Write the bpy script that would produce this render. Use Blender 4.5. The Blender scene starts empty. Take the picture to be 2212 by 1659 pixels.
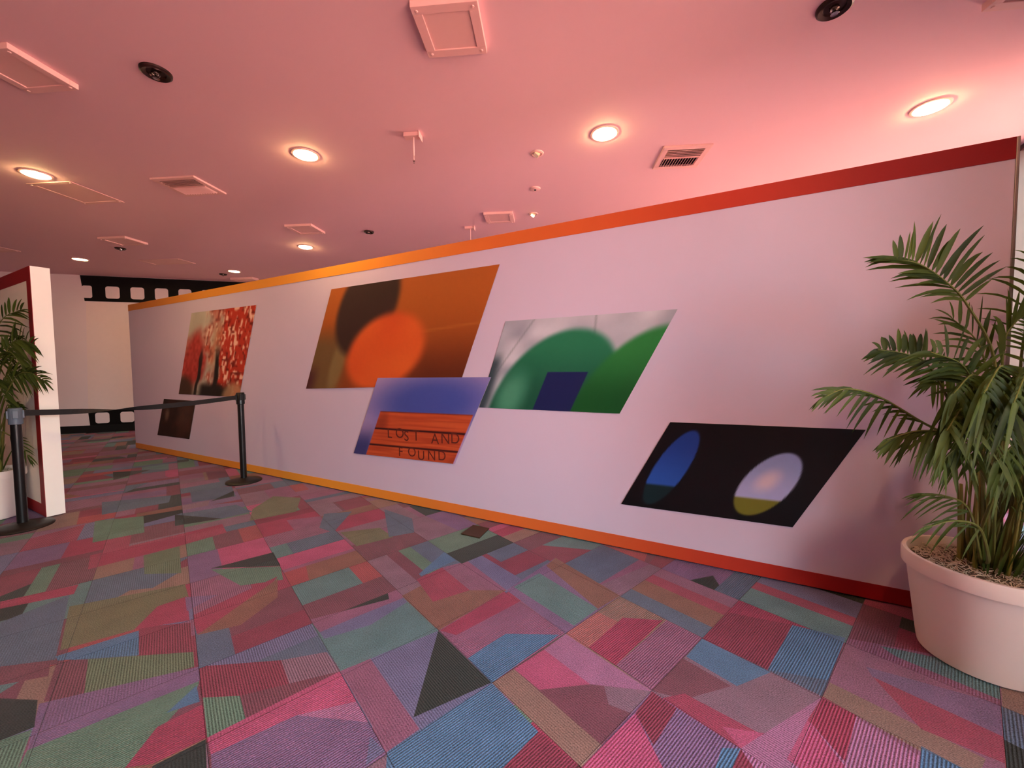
import bpy, bmesh, math, random
from mathutils import Vector, Matrix

# ------------------------------------------------------------------ camera
scene = bpy.context.scene
col = scene.collection
IW, IH = 2212, 1659
F = 856.718
PITCH, ROLL, CAMH = -0.04796, -0.01033, 1.3124
FW = Vector((0, math.cos(PITCH), math.sin(PITCH)))
_rt = Vector((1, 0, 0)); _up = _rt.cross(FW)
RT = (_rt * math.cos(ROLL) + _up * math.sin(ROLL)).normalized()
UP = RT.cross(FW)
CAM = Vector((0, 0, CAMH))
cd = bpy.data.cameras.new('camera'); cam = bpy.data.objects.new('camera', cd); col.objects.link(cam)
cd.sensor_width = 36; cd.lens = F / IW * 36; cd.clip_start = 0.05; cd.clip_end = 300
M = Matrix((RT, UP, -FW)).transposed().to_4x4(); M.translation = CAM
cam.matrix_world = M
scene.camera = cam

# ------------------------------------------------------------------ light of day and exposure
scene.view_settings.view_transform = 'Standard'
scene.view_settings.look = 'None'
scene.view_settings.exposure = 1.1
scene.view_settings.gamma = 1
scene.view_settings.use_curve_mapping = False
scene.cycles.use_denoising = True
scene.cycles.max_bounces = 10
scene.cycles.diffuse_bounces = 6
scene.cycles.sample_clamp_indirect = 6.0
SKY = 6.5
SUN = 27.0
world = bpy.data.worlds.new('sky'); scene.world = world; world.use_nodes = True
bg = world.node_tree.nodes['Background']
bg.inputs[0].default_value = (0.93, 0.96, 1.0, 1); bg.inputs[1].default_value = SKY
sun = bpy.data.lights.new('sun', 'SUN'); sun.energy = SUN; sun.angle = 0.01; sun.color = (1, 0.95, 0.88)
suno = bpy.data.objects.new('sun', sun); col.objects.link(suno)

# wall frame: WD runs along the long partition away to the left, WN points into the room from it
WA = 2.64980; WD = Vector((math.cos(WA), math.sin(WA), 0)); WN = Vector((-WD.y, WD.x, 0)); WOFF = -2.7891
OUT = -WD                                              # outward through the glazing
# sun: straight in through the glazing, falling on the carpet beside the photographer
_sd = OUT * math.cos(math.radians(66)) + Vector((0, 0, 1)) * math.sin(math.radians(66))
suno.rotation_euler = (Vector((0, 0, 1)).rotation_difference(_sd)).to_euler()

# ------------------------------------------------------------------ pixel helpers
def ray(u, v): return FW + RT * ((u - IW / 2) / F) + UP * ((IH / 2 - v) / F)
def onz(u, v, z):
    d = ray(u, v); return CAM + d * ((z - CAMH) / d.z)
def ony(u, v, y):
    d = ray(u, v); return CAM + d * (y / d.y)
def onplane(u, v, p0, n):
    d = ray(u, v); return CAM + d * ((p0 - CAM).dot(n) / d.dot(n))
def wallpt(s, z, off=0.0):
    """point on the long partition: s metres along it, z up, off metres proud of it"""
    return WD * s + WN * (WOFF + off) + Vector((0, 0, z))
CEIL = 3.235

# ------------------------------------------------------------------ materials
def lin(c):
    def f(x):
        x = x / 255.0
        return x / 12.92 if x <= 0.04045 else ((x + 0.055) / 1.055) ** 2.4
    return (f(c[0]), f(c[1]), f(c[2]), 1.0)
MATS = {}
def mat(name, rgb, rough=0.6, metal=0.0, var=0.08, scale=12.0, bump=0.0, bscale=80.0, spec=0.4, trans=0.0, emit=0.0, ecol=None):
    if name in MATS: return MATS[name]
    m = bpy.data.materials.new(name); m.use_nodes = True; MATS[name] = m
    nt = m.node_tree; N = nt.nodes; L = nt.links; b = N['Principled BSDF']
    c = lin(rgb)
    tc = N.new('ShaderNodeTexCoord'); nz = N.new('ShaderNodeTexNoise')
    nz.inputs['Scale'].default_value = scale; nz.inputs['Detail'].default_value = 4
    L.new(tc.outputs['Object'], nz.inputs['Vector'])
    mx = N.new('ShaderNodeMix'); mx.data_type = 'RGBA'
    mx.inputs[6].default_value = tuple(min(1, x * (1 - var)) for x in c[:3]) + (1,)
    mx.inputs[7].default_value = tuple(min(1, x * (1 + var)) for x in c[:3]) + (1,)
    L.new(nz.outputs['Fac'], mx.inputs[0]); L.new(mx.outputs[2], b.inputs['Base Color'])
    b.inputs['Roughness'].default_value = rough; b.inputs['Metallic'].default_value = metal
    b.inputs['Specular IOR Level'].default_value = spec
    if trans: b.inputs['Transmission Weight'].default_value = trans
    if emit:
        b.inputs['Emission Color'].default_value = (ecol or c); b.inputs['Emission Strength'].default_value = emit
    if bump:
        n2 = N.new('ShaderNodeTexNoise'); n2.inputs['Scale'].default_value = bscale; n2.inputs['Detail'].default_value = 3
        L.new(tc.outputs['Object'], n2.inputs['Vector'])
        bp = N.new('ShaderNodeBump'); bp.inputs['Strength'].default_value = bump; bp.inputs['Distance'].default_value = 0.01
        L.new(n2.outputs['Fac'], bp.inputs['Height']); L.new(bp.outputs['Normal'], b.inputs['Normal'])
    return m

def vcol_mat(name, rough=0.75, spec=0.2, grain=0.1, gscale=60.0):
    """colour from the mesh's own colour attribute (flat print), with a little grain"""
    m = bpy.data.materials.new(name); m.use_nodes = True
    nt = m.node_tree; N = nt.nodes; L = nt.links; b = N['Principled BSDF']
    a = N.new('ShaderNodeVertexColor'); a.layer_name = 'Col'
    tc = N.new('ShaderNodeTexCoord'); nz = N.new('ShaderNodeTexNoise'); nz.inputs['Scale'].default_value = gscale
    L.new(tc.outputs['Object'], nz.inputs['Vector'])
    mr = N.new('ShaderNodeMapRange'); mr.inputs[3].default_value = 1 - grain; mr.inputs[4].default_value = 1 + grain
    L.new(nz.outputs['Fac'], mr.inputs[0])
    mx = N.new('ShaderNodeVectorMath'); mx.operation = 'SCALE'
    L.new(a.outputs['Color'], mx.inputs[0]); L.new(mr.outputs[0], mx.inputs['Scale'])
    L.new(mx.outputs[0], b.inputs['Base Color'])
    b.inputs['Roughness'].default_value = rough; b.inputs['Specular IOR Level'].default_value = spec
    return m

def gradient_mat(name, stops, x0, x1, rough=0.55):
    """print that changes colour along the object's own X"""
    m = bpy.data.materials.new(name); m.use_nodes = True
    nt = m.node_tree; N = nt.nodes; L = nt.links; b = N['Principled BSDF']
    tc = N.new('ShaderNodeTexCoord'); sx = N.new('ShaderNodeSeparateXYZ'); L.new(tc.outputs['Object'], sx.inputs[0])
    mr = N.new('ShaderNodeMapRange'); mr.inputs[1].default_value = x0; mr.inputs[2].default_value = x1
    L.new(sx.outputs['X'], mr.inputs[0])
    cr = N.new('ShaderNodeValToRGB'); L.new(mr.outputs[0], cr.inputs[0])
    el = cr.color_ramp.elements
    el[0].position = stops[0][0]; el[0].color = lin(stops[0][1]); el[1].position = stops[-1][0]; el[1].color = lin(stops[-1][1])
    for p, c in stops[1:-1]:
        e = el.new(p); e.color = lin(c)
    L.new(cr.outputs[0], b.inputs['Base Color']); b.inputs['Roughness'].default_value = rough
    b.inputs['Specular IOR Level'].default_value = 0.25
    return m

# ------------------------------------------------------------------ mesh helpers
def add_box(bm, x0, x1, y0, y1, z0, z1):
    v = [bm.verts.new(p) for p in ((x0, y0, z0), (x1, y0, z0), (x1, y1, z0), (x0, y1, z0), (x0, y0, z1), (x1, y0, z1), (x1, y1, z1), (x0, y1, z1))]
    for f in ((0, 3, 2, 1), (4, 5, 6, 7), (0, 1, 5, 4), (1, 2, 6, 5), (2, 3, 7, 6), (3, 0, 4, 7)):
        bm.faces.new([v[i] for i in f])
    return v
def add_lathe(bm, prof, n=40, cx=0, cy=0, close_top=False, close_bot=False):
    rings = []
    for r, z in prof:
        rings.append([bm.verts.new((cx + r * math.cos(2 * math.pi * k / n), cy + r * math.sin(2 * math.pi * k / n), z)) for k in range(n)])
    for a, b in zip(rings, rings[1:]):
        for k in range(n): bm.faces.new((a[k], a[(k + 1) % n], b[(k + 1) % n], b[k]))
    if close_bot: bm.faces.new(list(reversed(rings[0])))
    if close_top: bm.faces.new(rings[-1])
def add_tube(bm, pts, radii, n=6):
    pts = [Vector(p) for p in pts]
    if not hasattr(radii, '__len__'): radii = [radii] * len(pts)
    prev = None; rings = []
    for i, p in enumerate(pts):
        t = (pts[min(i + 1, len(pts) - 1)] - pts[max(i - 1, 0)]).normalized()
        a = prev if prev is not None else (Vector((1, 0, 0)) if abs(t.x) < 0.8 else Vector((0, 1, 0)))
        a = (a - t * a.dot(t)).normalized(); b = t.cross(a); prev = a
        rings.append([bm.verts.new(p + (a * math.cos(2 * math.pi * k / n) + b * math.sin(2 * math.pi * k / n)) * radii[i]) for k in range(n)])
    for r0, r1 in zip(rings, rings[1:]):
        for k in range(n): bm.faces.new((r0[k], r0[(k + 1) % n], r1[(k + 1) % n], r1[k]))
    bm.faces.new(list(reversed(rings[0]))); bm.faces.new(rings[-1])
def obj(name, bm, m, parent=None, smooth=False, loc=None, rotz=0.0, bevel=0.0):
    me = bpy.data.meshes.new(name)
    bmesh.ops.recalc_face_normals(bm, faces=bm.faces)
    bm.to_mesh(me); bm.free()
    if smooth:
        for p in me.polygons: p.use_smooth = True
        me.set_sharp_from_angle(angle=math.radians(40))
    o = bpy.data.objects.new(name, me); col.objects.link(o)
    if m: me.materials.append(m)
    if parent: o.parent = parent
    if loc is not None: o.location = loc
    o.rotation_euler.z = rotz
    if bevel:
        md = o.modifiers.new('bevel', 'BEVEL'); md.width = bevel; md.segments = 2; md.limit_method = 'ANGLE'
    return o
def tag(o, label=None, cat=None, group=None, kind=None):
    if label: o['label'] = label
    if cat: o['category'] = cat
    if group: o['group'] = group
    if kind: o['kind'] = kind
    return o
def empty(name, loc=(0, 0, 0), rotz=0.0):
    o = bpy.data.objects.new(name, None); col.objects.link(o); o.location = loc; o.rotation_euler.z = rotz
    o.empty_display_size = 0.1
    return o
def box_obj(name, dims, m, parent=None, loc=None, rotz=0.0, bevel=0.0):
    bm = bmesh.new(); add_box(bm, *dims); return obj(name, bm, m, parent, loc=loc, rotz=rotz, bevel=bevel)
def copy_tree(o, parent=None):
    c = o.copy(); col.objects.link(c); c.parent = parent
    for ch in list(o.children): copy_tree(ch, c)
    return c

# ------------------------------------------------------------------ the setting
M_CEIL = mat('ceiling_paint', (238, 199, 205), 0.75, var=0.03, scale=1.2, bump=0.25, bscale=1.6, spec=0.2)  # pink of the bounced light is put into this base colour
M_WALL = mat('wall_paint', (208, 193, 216), 0.7, var=0.02, scale=3, bump=0.05, bscale=200, spec=0.2)
M_ROOMW = mat('mauve_room_paint', (84, 66, 72), 0.7, var=0.02, scale=2, spec=0.2)  # dark tone made up for unseen walls, to cut bounced light
M_BACKW = mat('back_wall_paint', (226, 205, 205), 0.7, var=0.03, scale=2, spec=0.2)
M_BLACK = mat('black_print', (14, 11, 11), 0.6, var=0.1, spec=0.2)
M_WHITE = mat('white_board', (246, 243, 236), 0.6, var=0.02, spec=0.2)
M_METAL = mat('aluminium', (150, 142, 138), 0.35, metal=0.8, var=0.05)
M_SUB = mat('floor_underlay', (35, 28, 30), 0.9)
M_PAVE = mat('bounce_paving', (186, 126, 112), 0.9, var=0.1, scale=2)
M_BASE = mat('black_baseboard', (16, 12, 12), 0.6)

# corners of the room
RW0 = Vector((3.9, 3.0, 0)) + OUT * 0.30; RD = Vector((WN.x, WN.y, 0)) * -1          # along the glazing, + is away from the camera
B0 = Vector((-9.302, 8.02, 0)); BD = (Vector((-8.06, 8.399, 0)) - B0).normalized(); BN = Vector((BD.y, -BD.x, 0))
def isect(p, d, q, e):
    den = d.x * e.y - d.y * e.x; t = ((q.x - p.x) * e.y - (q.y - p.y) * e.x) / den; return p + d * t
corner_br = isect(B0, BD, RW0, RD)
corner_fr = RW0 - RD * 9.0
corner_fl = Vector((-13.0, -6.5, 0)); corner_bl = B0 - BD * 6.5
ROOM = [corner_br, corner_fr, corner_fl, corner_bl]
def slab(name, poly, z0, z1, m, kind='structure'):
    bm = bmesh.new(); lo = [bm.verts.new((p.x, p.y, z0)) for p in poly]; hi = [bm.verts.new((p.x, p.y, z1)) for p in poly]
    bm.faces.new(lo); bm.faces.new(hi); n = len(poly)
    for k in range(n): bm.faces.new((lo[k], lo[(k + 1) % n], hi[(k + 1) % n], hi[k]))
    return tag(obj(name, bm, m), kind=kind)
cen = sum(ROOM, Vector()) / 4
BIG = [p + (p - cen).normalized() * 0.5 for p in ROOM]
floor = slab('floor', BIG, -0.10, -0.006, M_SUB); tag(floor, 'multicoloured carpet tile floor of pink, blue, teal and grey patches')
ceiling = slab('ceiling', BIG, CEIL, CEIL + 0.12, M_CEIL); tag(ceiling, 'smooth plaster ceiling with pink bounced light put into its colour')

def wall(name, p, q, thick, z0, z1, m, label):
    d = (q - p); L = d.length; ang = math.atan2(d.y, d.x)
    o = box_obj(name, (0, L, 0, thick, z0, z1), m, loc=p, rotz=ang); return tag(o, label, kind='structure')
# inward normals: room polygon given clockwise -> outside is to the left of travel for bl->br
wall_back = wall('wall_back', corner_bl, corner_br, 0.15, 0, CEIL, M_BACKW, 'pale back wall with a painted black film strip')
wall_front = wall('wall_front', corner_fr, corner_fl, 0.15, 0, CEIL, M_ROOMW, 'plain mauve wall opposite the film strip wall')
wall_outer = wall('wall_outer_left', corner_fl, corner_bl, 0.15, 0, CEIL, M_ROOMW, 'plain mauve side wall beyond the left partition')
# glazed wall on the right: kerb, header, posts, panes
gl_len = (corner_br - corner_fr).length; gang = math.atan2(RD.y, RD.x)
wr = empty('wall_right', corner_fr, gang); tag(wr, 'tall glazed wall of clear panes between grey metal posts', kind='structure')
GH = 3.19
box_obj('kerb', (0, gl_len, -0.15, 0, 0, 0.08), M_METAL, wr)
box_obj('header', (0, gl_len, -0.15, 0, GH, CEIL), M_ROOMW, wr)
post_t = 9.97
WINS = [(2.7, 5.8), (8.4, 12.2)]         # glazed stretches, spaced to shape the daylight; the partition ends between them
edges = [0.0] + [e for w in WINS for e in w] + [gl_len]
for k in range(0, len(edges), 2):
    box_obj('blocking_panel', (edges[k], edges[k+1], -0.15, 0, 0.08, GH), M_ROOMW, wr)  # unseen solid stretches, added to hold daylight off the partition and ceiling
gm = bpy.data.materials.new('window_glass'); gm.use_nodes = True
_n = gm.node_tree.nodes; _n.clear()
_o = _n.new('ShaderNodeOutputMaterial'); _t = _n.new('ShaderNodeBsdfTransparent'); _g = _n.new('ShaderNodeBsdfGlossy'); _x = _n.new('ShaderNodeMixShader'); _fr = _n.new('ShaderNodeFresnel')
_t.inputs[0].default_value = (0.96, 0.98, 0.97, 1); _g.inputs['Roughness'].default_value = 0.02; _fr.inputs[0].default_value = 1.25
for a, b in ((_fr.outputs[0], _x.inputs[0]), (_t.outputs[0], _x.inputs[1]), (_g.outputs[0], _x.inputs[2]), (_x.outputs[0], _o.inputs[0])): gm.node_tree.links.new(a, b)
def post(t): box_obj('post', (t - 0.055, t + 0.055, -0.13, 0.02, 0.08, CEIL if abs(t - post_t) < 0.1 else GH), M_METAL, wr, bevel=0.006)
for w0, w1 in WINS:
    cuts = [w0, post_t, post_t + 1.1, post_t + 2.2, w1] if w0 < post_t < w1 else [w0, (w0 + w1)/2, w1]
    for t in cuts: post(t)
    for t0, t1 in zip(cuts, cuts[1:]): box_obj('pane', (t0 + 0.055, t1 - 0.055, -0.075, -0.069, 0.08, GH), gm, wr)
    # a sky portal in each opening helps sample the daylight
    pl = bpy.data.lights.new('window_portal', 'AREA'); pl.shape = 'RECTANGLE'; pl.size = w1 - w0; pl.size_y = GH - 0.08; pl.cycles.is_portal = True
    po = bpy.data.objects.new('window_portal', pl); col.objects.link(po)
    pm = Matrix((RD, Vector((0, 0, 1)), OUT)).transposed().to_4x4()
    pm.translation = corner_fr + RD * ((w0 + w1) / 2) + OUT * 0.20 + Vector((0, 0, (GH + 0.08) / 2)); po.matrix_world = pm
# paving outside, added and tinted pink to bounce light onto the ceiling
gp = [corner_fr - RD * 30 + OUT * 0.2, corner_fr - RD * 30 + OUT * 45, corner_br + RD * 20 + OUT * 45, corner_br + RD * 20 + OUT * 0.2]
slab('ground_outside', gp, -0.2, -0.03, M_PAVE)
bpy.data.objects['ground_outside']['label'] = 'added pink paving outside the glazed wall that bounces light inside'

# baseboard and film strip on the back wall
bb_o = box_obj('baseboard_back', (0, (corner_br - corner_bl).length, -0.02, 0, 0, 0.15), M_BASE, loc=corner_bl, rotz=math.atan2(BD.y, BD.x)); tag(bb_o, 'black baseboard along the film strip wall', kind='structure')

# ------------------------------------------------------------------ carpet tiles
T = 0.4572
LA = -0.8565; LO = Vector((-0.0918, 1.5812, 0)); E1 = Vector((math.cos(LA), math.sin(LA), 0)); E2 = Vector((-math.sin(LA), math.cos(LA), 0))
def lat(u, v):
    p = onz(u, v, 0) - LO; return (p.dot(E1) / T, p.dot(E2) / T)
PAL = {
 'pink': (192, 86, 138), 'rose': (166, 58, 98), 'coral': (172, 76, 88), 'crimson': (140, 52, 84), 'maroon': (124, 68, 92),
 'mauve': (150, 98, 138), 'violet': (132, 104, 156), 'lilac': (176, 118, 170), 'greyviolet': (142, 112, 140), 'blueviolet': (112, 118, 168),
 'blue': (78, 128, 178), 'slate': (88, 112, 146), 'teal': (92, 138, 148), 'sea': (98, 140, 126), 'green': (104, 128, 104), 'olive': (116, 120, 92),
 'dkgreen': (10, 40, 36), 'taupe': (150, 122, 116), 'brown': (142, 98, 88), 'salmon': (180, 112, 116)}
NEUT = ['pink', 'rose', 'rose', 'coral', 'crimson', 'crimson', 'crimson', 'maroon', 'maroon', 'mauve', 'mauve', 'mauve', 'violet', 'violet', 'greyviolet', 'greyviolet', 'slate', 'slate', 'teal', 'sea', 'taupe', 'brown', 'blueviolet', 'dkgreen']
# patches read off the floor: pixel outline, colour, rib strength
PATCH = [
 ([(1063,1475),(836,1625),(830,1740),(1010,1740),(1163,1580)],'blue',.7), ([(1163,1580),(1255,1657),(1190,1740),(1010,1740)],'crimson',.9),
 ([(735,1450),(800,1423),(947,1362),(1063,1475),(836,1625)],'blueviolet',.7), ([(735,1450),(800,1423),(906,1575),(836,1625)],'mauve',.3), ([(947,1362),(1063,1474),(893,1550)],'dkgreen',.1),
 ([(668,1339),(868,1287),(947,1362),(735,1450)],'teal',.2), ([(668,1339),(868,1287),(880,1300),(760,1335),(690,1366)],'mauve',.2), ([(690,1366),(770,1332),(872,1291),(880,1300),(800,1350),(700,1380)],'blueviolet',.2),
 ([(1063,1475),(1222,1369),(1408,1493),(1255,1657)],'maroon',.1), ([(1063,1475),(1110,1445),(1300,1610),(1255,1657)],'taupe',.5), ([(1110,1445),(1175,1403),(1275,1478),(1165,1490)],'pink',.1), ([(1175,1403),(1222,1369),(1408,1493),(1275,1478)],'lilac',.1), ([(1305,1482),(1408,1493),(1370,1543),(1315,1522)],'greyviolet',.5),
 ([(947,1362),(1094,1275),(1222,1369),(1063,1475)],'mauve',.6), ([(1010,1422),(1092,1369),(1208,1371),(1063,1475)],'blue',.6), ([(1085,1280),(1094,1275),(1125,1298),(985,1372),(950,1362)],'rose',.4),
 ([(868,1287),(1010,1212),(1094,1275),(947,1362)],'brown',.1), ([(900,1252),(955,1226),(1015,1275),(935,1300)],'rose',.1), ([(955,1226),(1010,1212),(1094,1275),(1015,1275)],'mauve',.1),
 ([(1094,1275),(1200,1205),(1339,1287),(1222,1369)],'violet',.1), ([(1110,1268),(1165,1238),(1292,1315),(1240,1352)],'teal',.1), ([(1180,1222),(1200,1205),(1339,1287),(1292,1315)],'brown',.1),
 ([(1222,1369),(1339,1287),(1516,1379),(1408,1493)],'taupe',.1), ([(1222,1369),(1290,1322),(1335,1343),(1270,1400)],'salmon',.1), ([(1270,1400),(1345,1334),(1432,1340),(1330,1437)],'rose',.7), ([(1330,1437),(1440,1340),(1516,1379),(1408,1493)],'mauve',.7),
 ([(1408,1493),(1516,1379),(1777,1505),(1600,1617)],'greyviolet',.4), ([(1408,1493),(1475,1422),(1580,1482),(1480,1510)],'maroon',.2), ([(1482,1418),(1516,1379),(1665,1452),(1592,1482)],'blue',.3), ([(1430,1508),(1478,1498),(1648,1588),(1600,1617)],'rose',.5), ([(1560,1570),(1690,1590),(1600,1617)],'pink',.2),
 ([(1255,1657),(1408,1493),(1600,1617),(1480,1740),(1300,1740)],'violet',1.), ([(1255,1657),(1372,1540),(1432,1659),(1420,1740),(1290,1740)],'pink',.2), ([(1372,1540),(1408,1493),(1462,1530),(1412,1610)],'crimson',1.), ([(1560,1615),(1600,1617),(1570,1690),(1545,1660)],'blue',1.),
 ([(1516,1379),(1571,1322),(1827,1378),(1777,1505)],'slate',.3), ([(1516,1379),(1571,1322),(1712,1350),(1658,1447)],'crimson',.8), ([(1658,1447),(1712,1350),(1827,1378),(1790,1470)],'blue',1.),
 ([(1777,1505),(1827,1378),(2159,1440),(2175,1700),(2080,1690)],'mauve',.1), ([(1777,1505),(1792,1474),(2130,1640),(2110,1690)],'taupe',.1), ([(1885,1462),(2168,1592),(2172,1650),(1990,1575)],'rose',.2), ([(1870,1440),(2160,1520),(2166,1590),(1885,1462)],'violet',.1), ([(1900,1395),(2158,1448),(2161,1512),(1935,1418)],'teal',.8),
 ([(1600,1617),(1777,1505),(2080,1690),(1900,1760),(1700,1760)],'lilac',1.), ([(1745,1555),(1777,1505),(1850,1545),(1825,1645)],'rose',1.), ([(1700,1640),(1745,1555),(1825,1655),(1780,1700)],'pink',.5), ([(1990,1612),(2080,1660),(2040,1700),(1985,1690)],'blue',1.),
 ([(425,1440),(607,1426),(632,1496),(437,1507)],'crimson',1.), ([(607,1426),(706,1408),(735,1450),(632,1496)],'greyviolet',1.), ([(437,1507),(518,1503),(532,1560),(447,1594)],'sea',1.), ([(518,1503),(632,1496),(735,1450),(532,1560)],'maroon',.8),
 ([(447,1594),(735,1450),(770,1515),(640,1545),(455,1630)],'pink',.1), ([(770,1515),(800,1565),(790,1560),(640,1545)],'lilac',.1), ([(455,1630),(640,1545),(800,1560),(770,1740),(460,1740)],'violet',.5), ([(800,1590),(832,1622),(790,1655)],'blueviolet',.1),
 ([(190,1424),(418,1408),(420,1440),(180,1512)],'green',1.), ([(125,1427),(190,1424),(180,1512),(95,1515)],'maroon',.9), ([(120,1418),(300,1362),(300,1415),(125,1427)],'blue',.7), ([(300,1355),(412,1345),(416,1408),(300,1415)],'crimson',.9),
 ([(150,1310),(400,1262),(408,1290),(290,1360),(130,1405)],'olive',.1), ([(290,1360),(340,1310),(404,1288),(410,1340)],'rose',.1), ([(85,1520),(430,1440),(432,1470),(60,1620)],'violet',.2), ([(60,1620),(432,1470),(425,1490),(340,1560),(270,1659),(40,1659)],'sea',.1), ([(270,1659),(340,1570),(440,1520),(445,1595),(330,1650)],'rose',.1), ([(330,1655),(445,1597),(450,1740),(300,1740)],'dkgreen',.1), ([(360,1540),(425,1480),(432,1515)],'blue',.1),
 ([(0,1345),(150,1285),(120,1425),(0,1440)],'slate',.2), ([(0,1300),(170,1262),(160,1283),(0,1315)],'rose',.1), ([(0,1508),(82,1512),(75,1570),(0,1600)],'dkgreen',.1), ([(0,1600),(70,1575),(25,1700),(0,1700)],'sea',.9), ([(0,1440),(110,1428),(105,1460),(0,1480)],'maroon',.1),
 ([(455,1228),(590,1193),(606,1222)],'dkgreen',.1), ([(455,1230),(606,1223),(612,1252),(520,1265)],'sea',.2), ([(240,1245),(390,1235),(330,1270),(235,1280)],'slate',.6), ([(310,1200),(388,1180),(392,1238),(312,1240)],'green',.6), ([(195,1200),(480,1132),(490,1150),(385,1180),(190,1230)],'rose',.1), ([(400,1290),(470,1285),(404,1320)],'violet',.8), ([(415,1330),(600,1245),(560,1300),(425,1370)],'rose',.1), ([(425,1372),(560,1300),(600,1250),(600,1290),(520,1350)],'brown',.1),
 ([(378,1112),(480,1120),(378,1136)],'dkgreen',.1), ([(378,1112),(510,1090),(545,1105),(480,1120)],'slate',.1), ([(545,1100),(590,1072),(650,1075),(640,1105),(540,1125)],'olive',.1), ([(410,1060),(500,1050),(510,1072),(415,1085)],'slate',.1), ([(455,1083),(505,1060),(506,1072)],'dkgreen',.1), ([(220,1085),(370,1070),(365,1085),(220,1112)],'slate',.1), ([(205,1125),(310,1115),(312,1150),(200,1172)],'sea',.1),
 ([(244,1020),(325,1015),(245,1037)],'dkgreen',.1), ([(700,1110),(760,1105),(720,1150),(690,1140)],'slate',.1), ([(735,1150),(820,1140),(850,1160),(770,1180)],'olive',.1), ([(905,1240),(960,1192),(985,1210),(910,1245)],'blue',.1), ([(830,1100),(890,1120),(895,1150),(840,1160)],'slate',.1),
]
# --- convex clipping in lattice space
def clip(poly, a, b, keep_left=True):
    out = []; n = len(poly)
    def side(p): 
        s = (b[0]-a[0])*(p[1]-a[1]) - (b[1]-a[1])*(p[0]-a[0]); return s if keep_left else -s
    for k in range(n):
        p, q = poly[k], poly[(k+1) % n]; sp, sq = side(p), side(q)
        if sp >= 0: out.append(p)
        if sp * sq < 0:
            t = sp / (sp - sq); out.append((p[0]+(q[0]-p[0])*t, p[1]+(q[1]-p[1])*t))
    return out
def area(p): return 0.5 * sum(p[k][0]*p[(k+1) % len(p)][1] - p[(k+1) % len(p)][0]*p[k][1] for k in range(len(p))) if len(p) > 2 else 0
def ccw(p): return p if area(p) > 0 else p[::-1]
def hull(pts):
    pts = sorted(set(pts))
    def half(ps):
        h = []
        for p in ps:
            while len(h) > 1 and (h[-1][0]-h[-2][0])*(p[1]-h[-2][1]) - (h[-1][1]-h[-2][1])*(p[0]-h[-2][0]) <= 0: h.pop()
            h.append(p)
        return h
    return half(pts)[:-1] + half(pts[::-1])[:-1]
PL = []
for pts, c, rb in PATCH:
    lp = hull([lat(*q) for q in pts])
    PL.append((lp, c, rb, (min(p[0] for p in lp), min(p[1] for p in lp), max(p[0] for p in lp), max(p[1] for p in lp))))
def cut_by(pieces, lp, c, rb):
    out = []; n = len(lp)
    for poly, pc_, pr in pieces:
        rest = poly; outs = []
        for k in range(n):
            a, b = lp[k], lp[(k+1) % n]
            o_ = clip(rest, a, b, False); rest = clip(rest, a, b, True)
            if area(o_) > 1e-4: outs.append((o_, pc_, pr))
            if area(rest) < 1e-4: break
        if area(rest) > 1e-4:
            out += outs; out.append((rest, c, rb))
        else: out.append((poly, pc_, pr))
    return out
def tile_pieces(i, j):
    rnd = random.Random(i * 7919 + j * 104729 + 5)
    sq = [(i, j), (i+1, j), (i+1, j+1), (i, j+1)]
    pieces = [(sq, rnd.choice(NEUT), rnd.choice((.1, .1, .2, .8)))]
    for _ in range(rnd.randint(2, 4)):
        k = max(range(len(pieces)), key=lambda q: area(pieces[q][0]) * rnd.uniform(.5, 1))
        poly, c, rb = pieces.pop(k)
        ctr = (i + rnd.uniform(.2, .8), j + rnd.uniform(.2, .8))
        ang = rnd.choice((0, math.pi/2, 0, math.pi/2, rnd.uniform(0, math.pi)))
        b = (ctr[0] + math.cos(ang), ctr[1] + math.sin(ang))
        p1, p2 = clip(poly, ctr, b, True), clip(poly, ctr, b, False)
        if area(p1) > .02 and area(p2) > .02:
            pieces += [(p1, c, rb), (p2, rnd.choice(NEUT), rnd.choice((.1, .1, .2, .9)))]
        else: pieces.append((poly, c, rb))
    for lp, c, rb, bb in PL:
        if bb[2] <= i or bb[0] >= i+1 or bb[3] <= j or bb[1] >= j+1: continue
        cell = lp
        for k in range(4):
            cell = clip(cell, sq[k], sq[(k+1) % 4], True)
            if len(cell) < 3: break
        if len(cell) < 3 or area(cell) < 2e-3: continue
        pieces = cut_by(pieces, cell, c, rb)
    return pieces
CARPET_GAIN = 0.78
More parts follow.
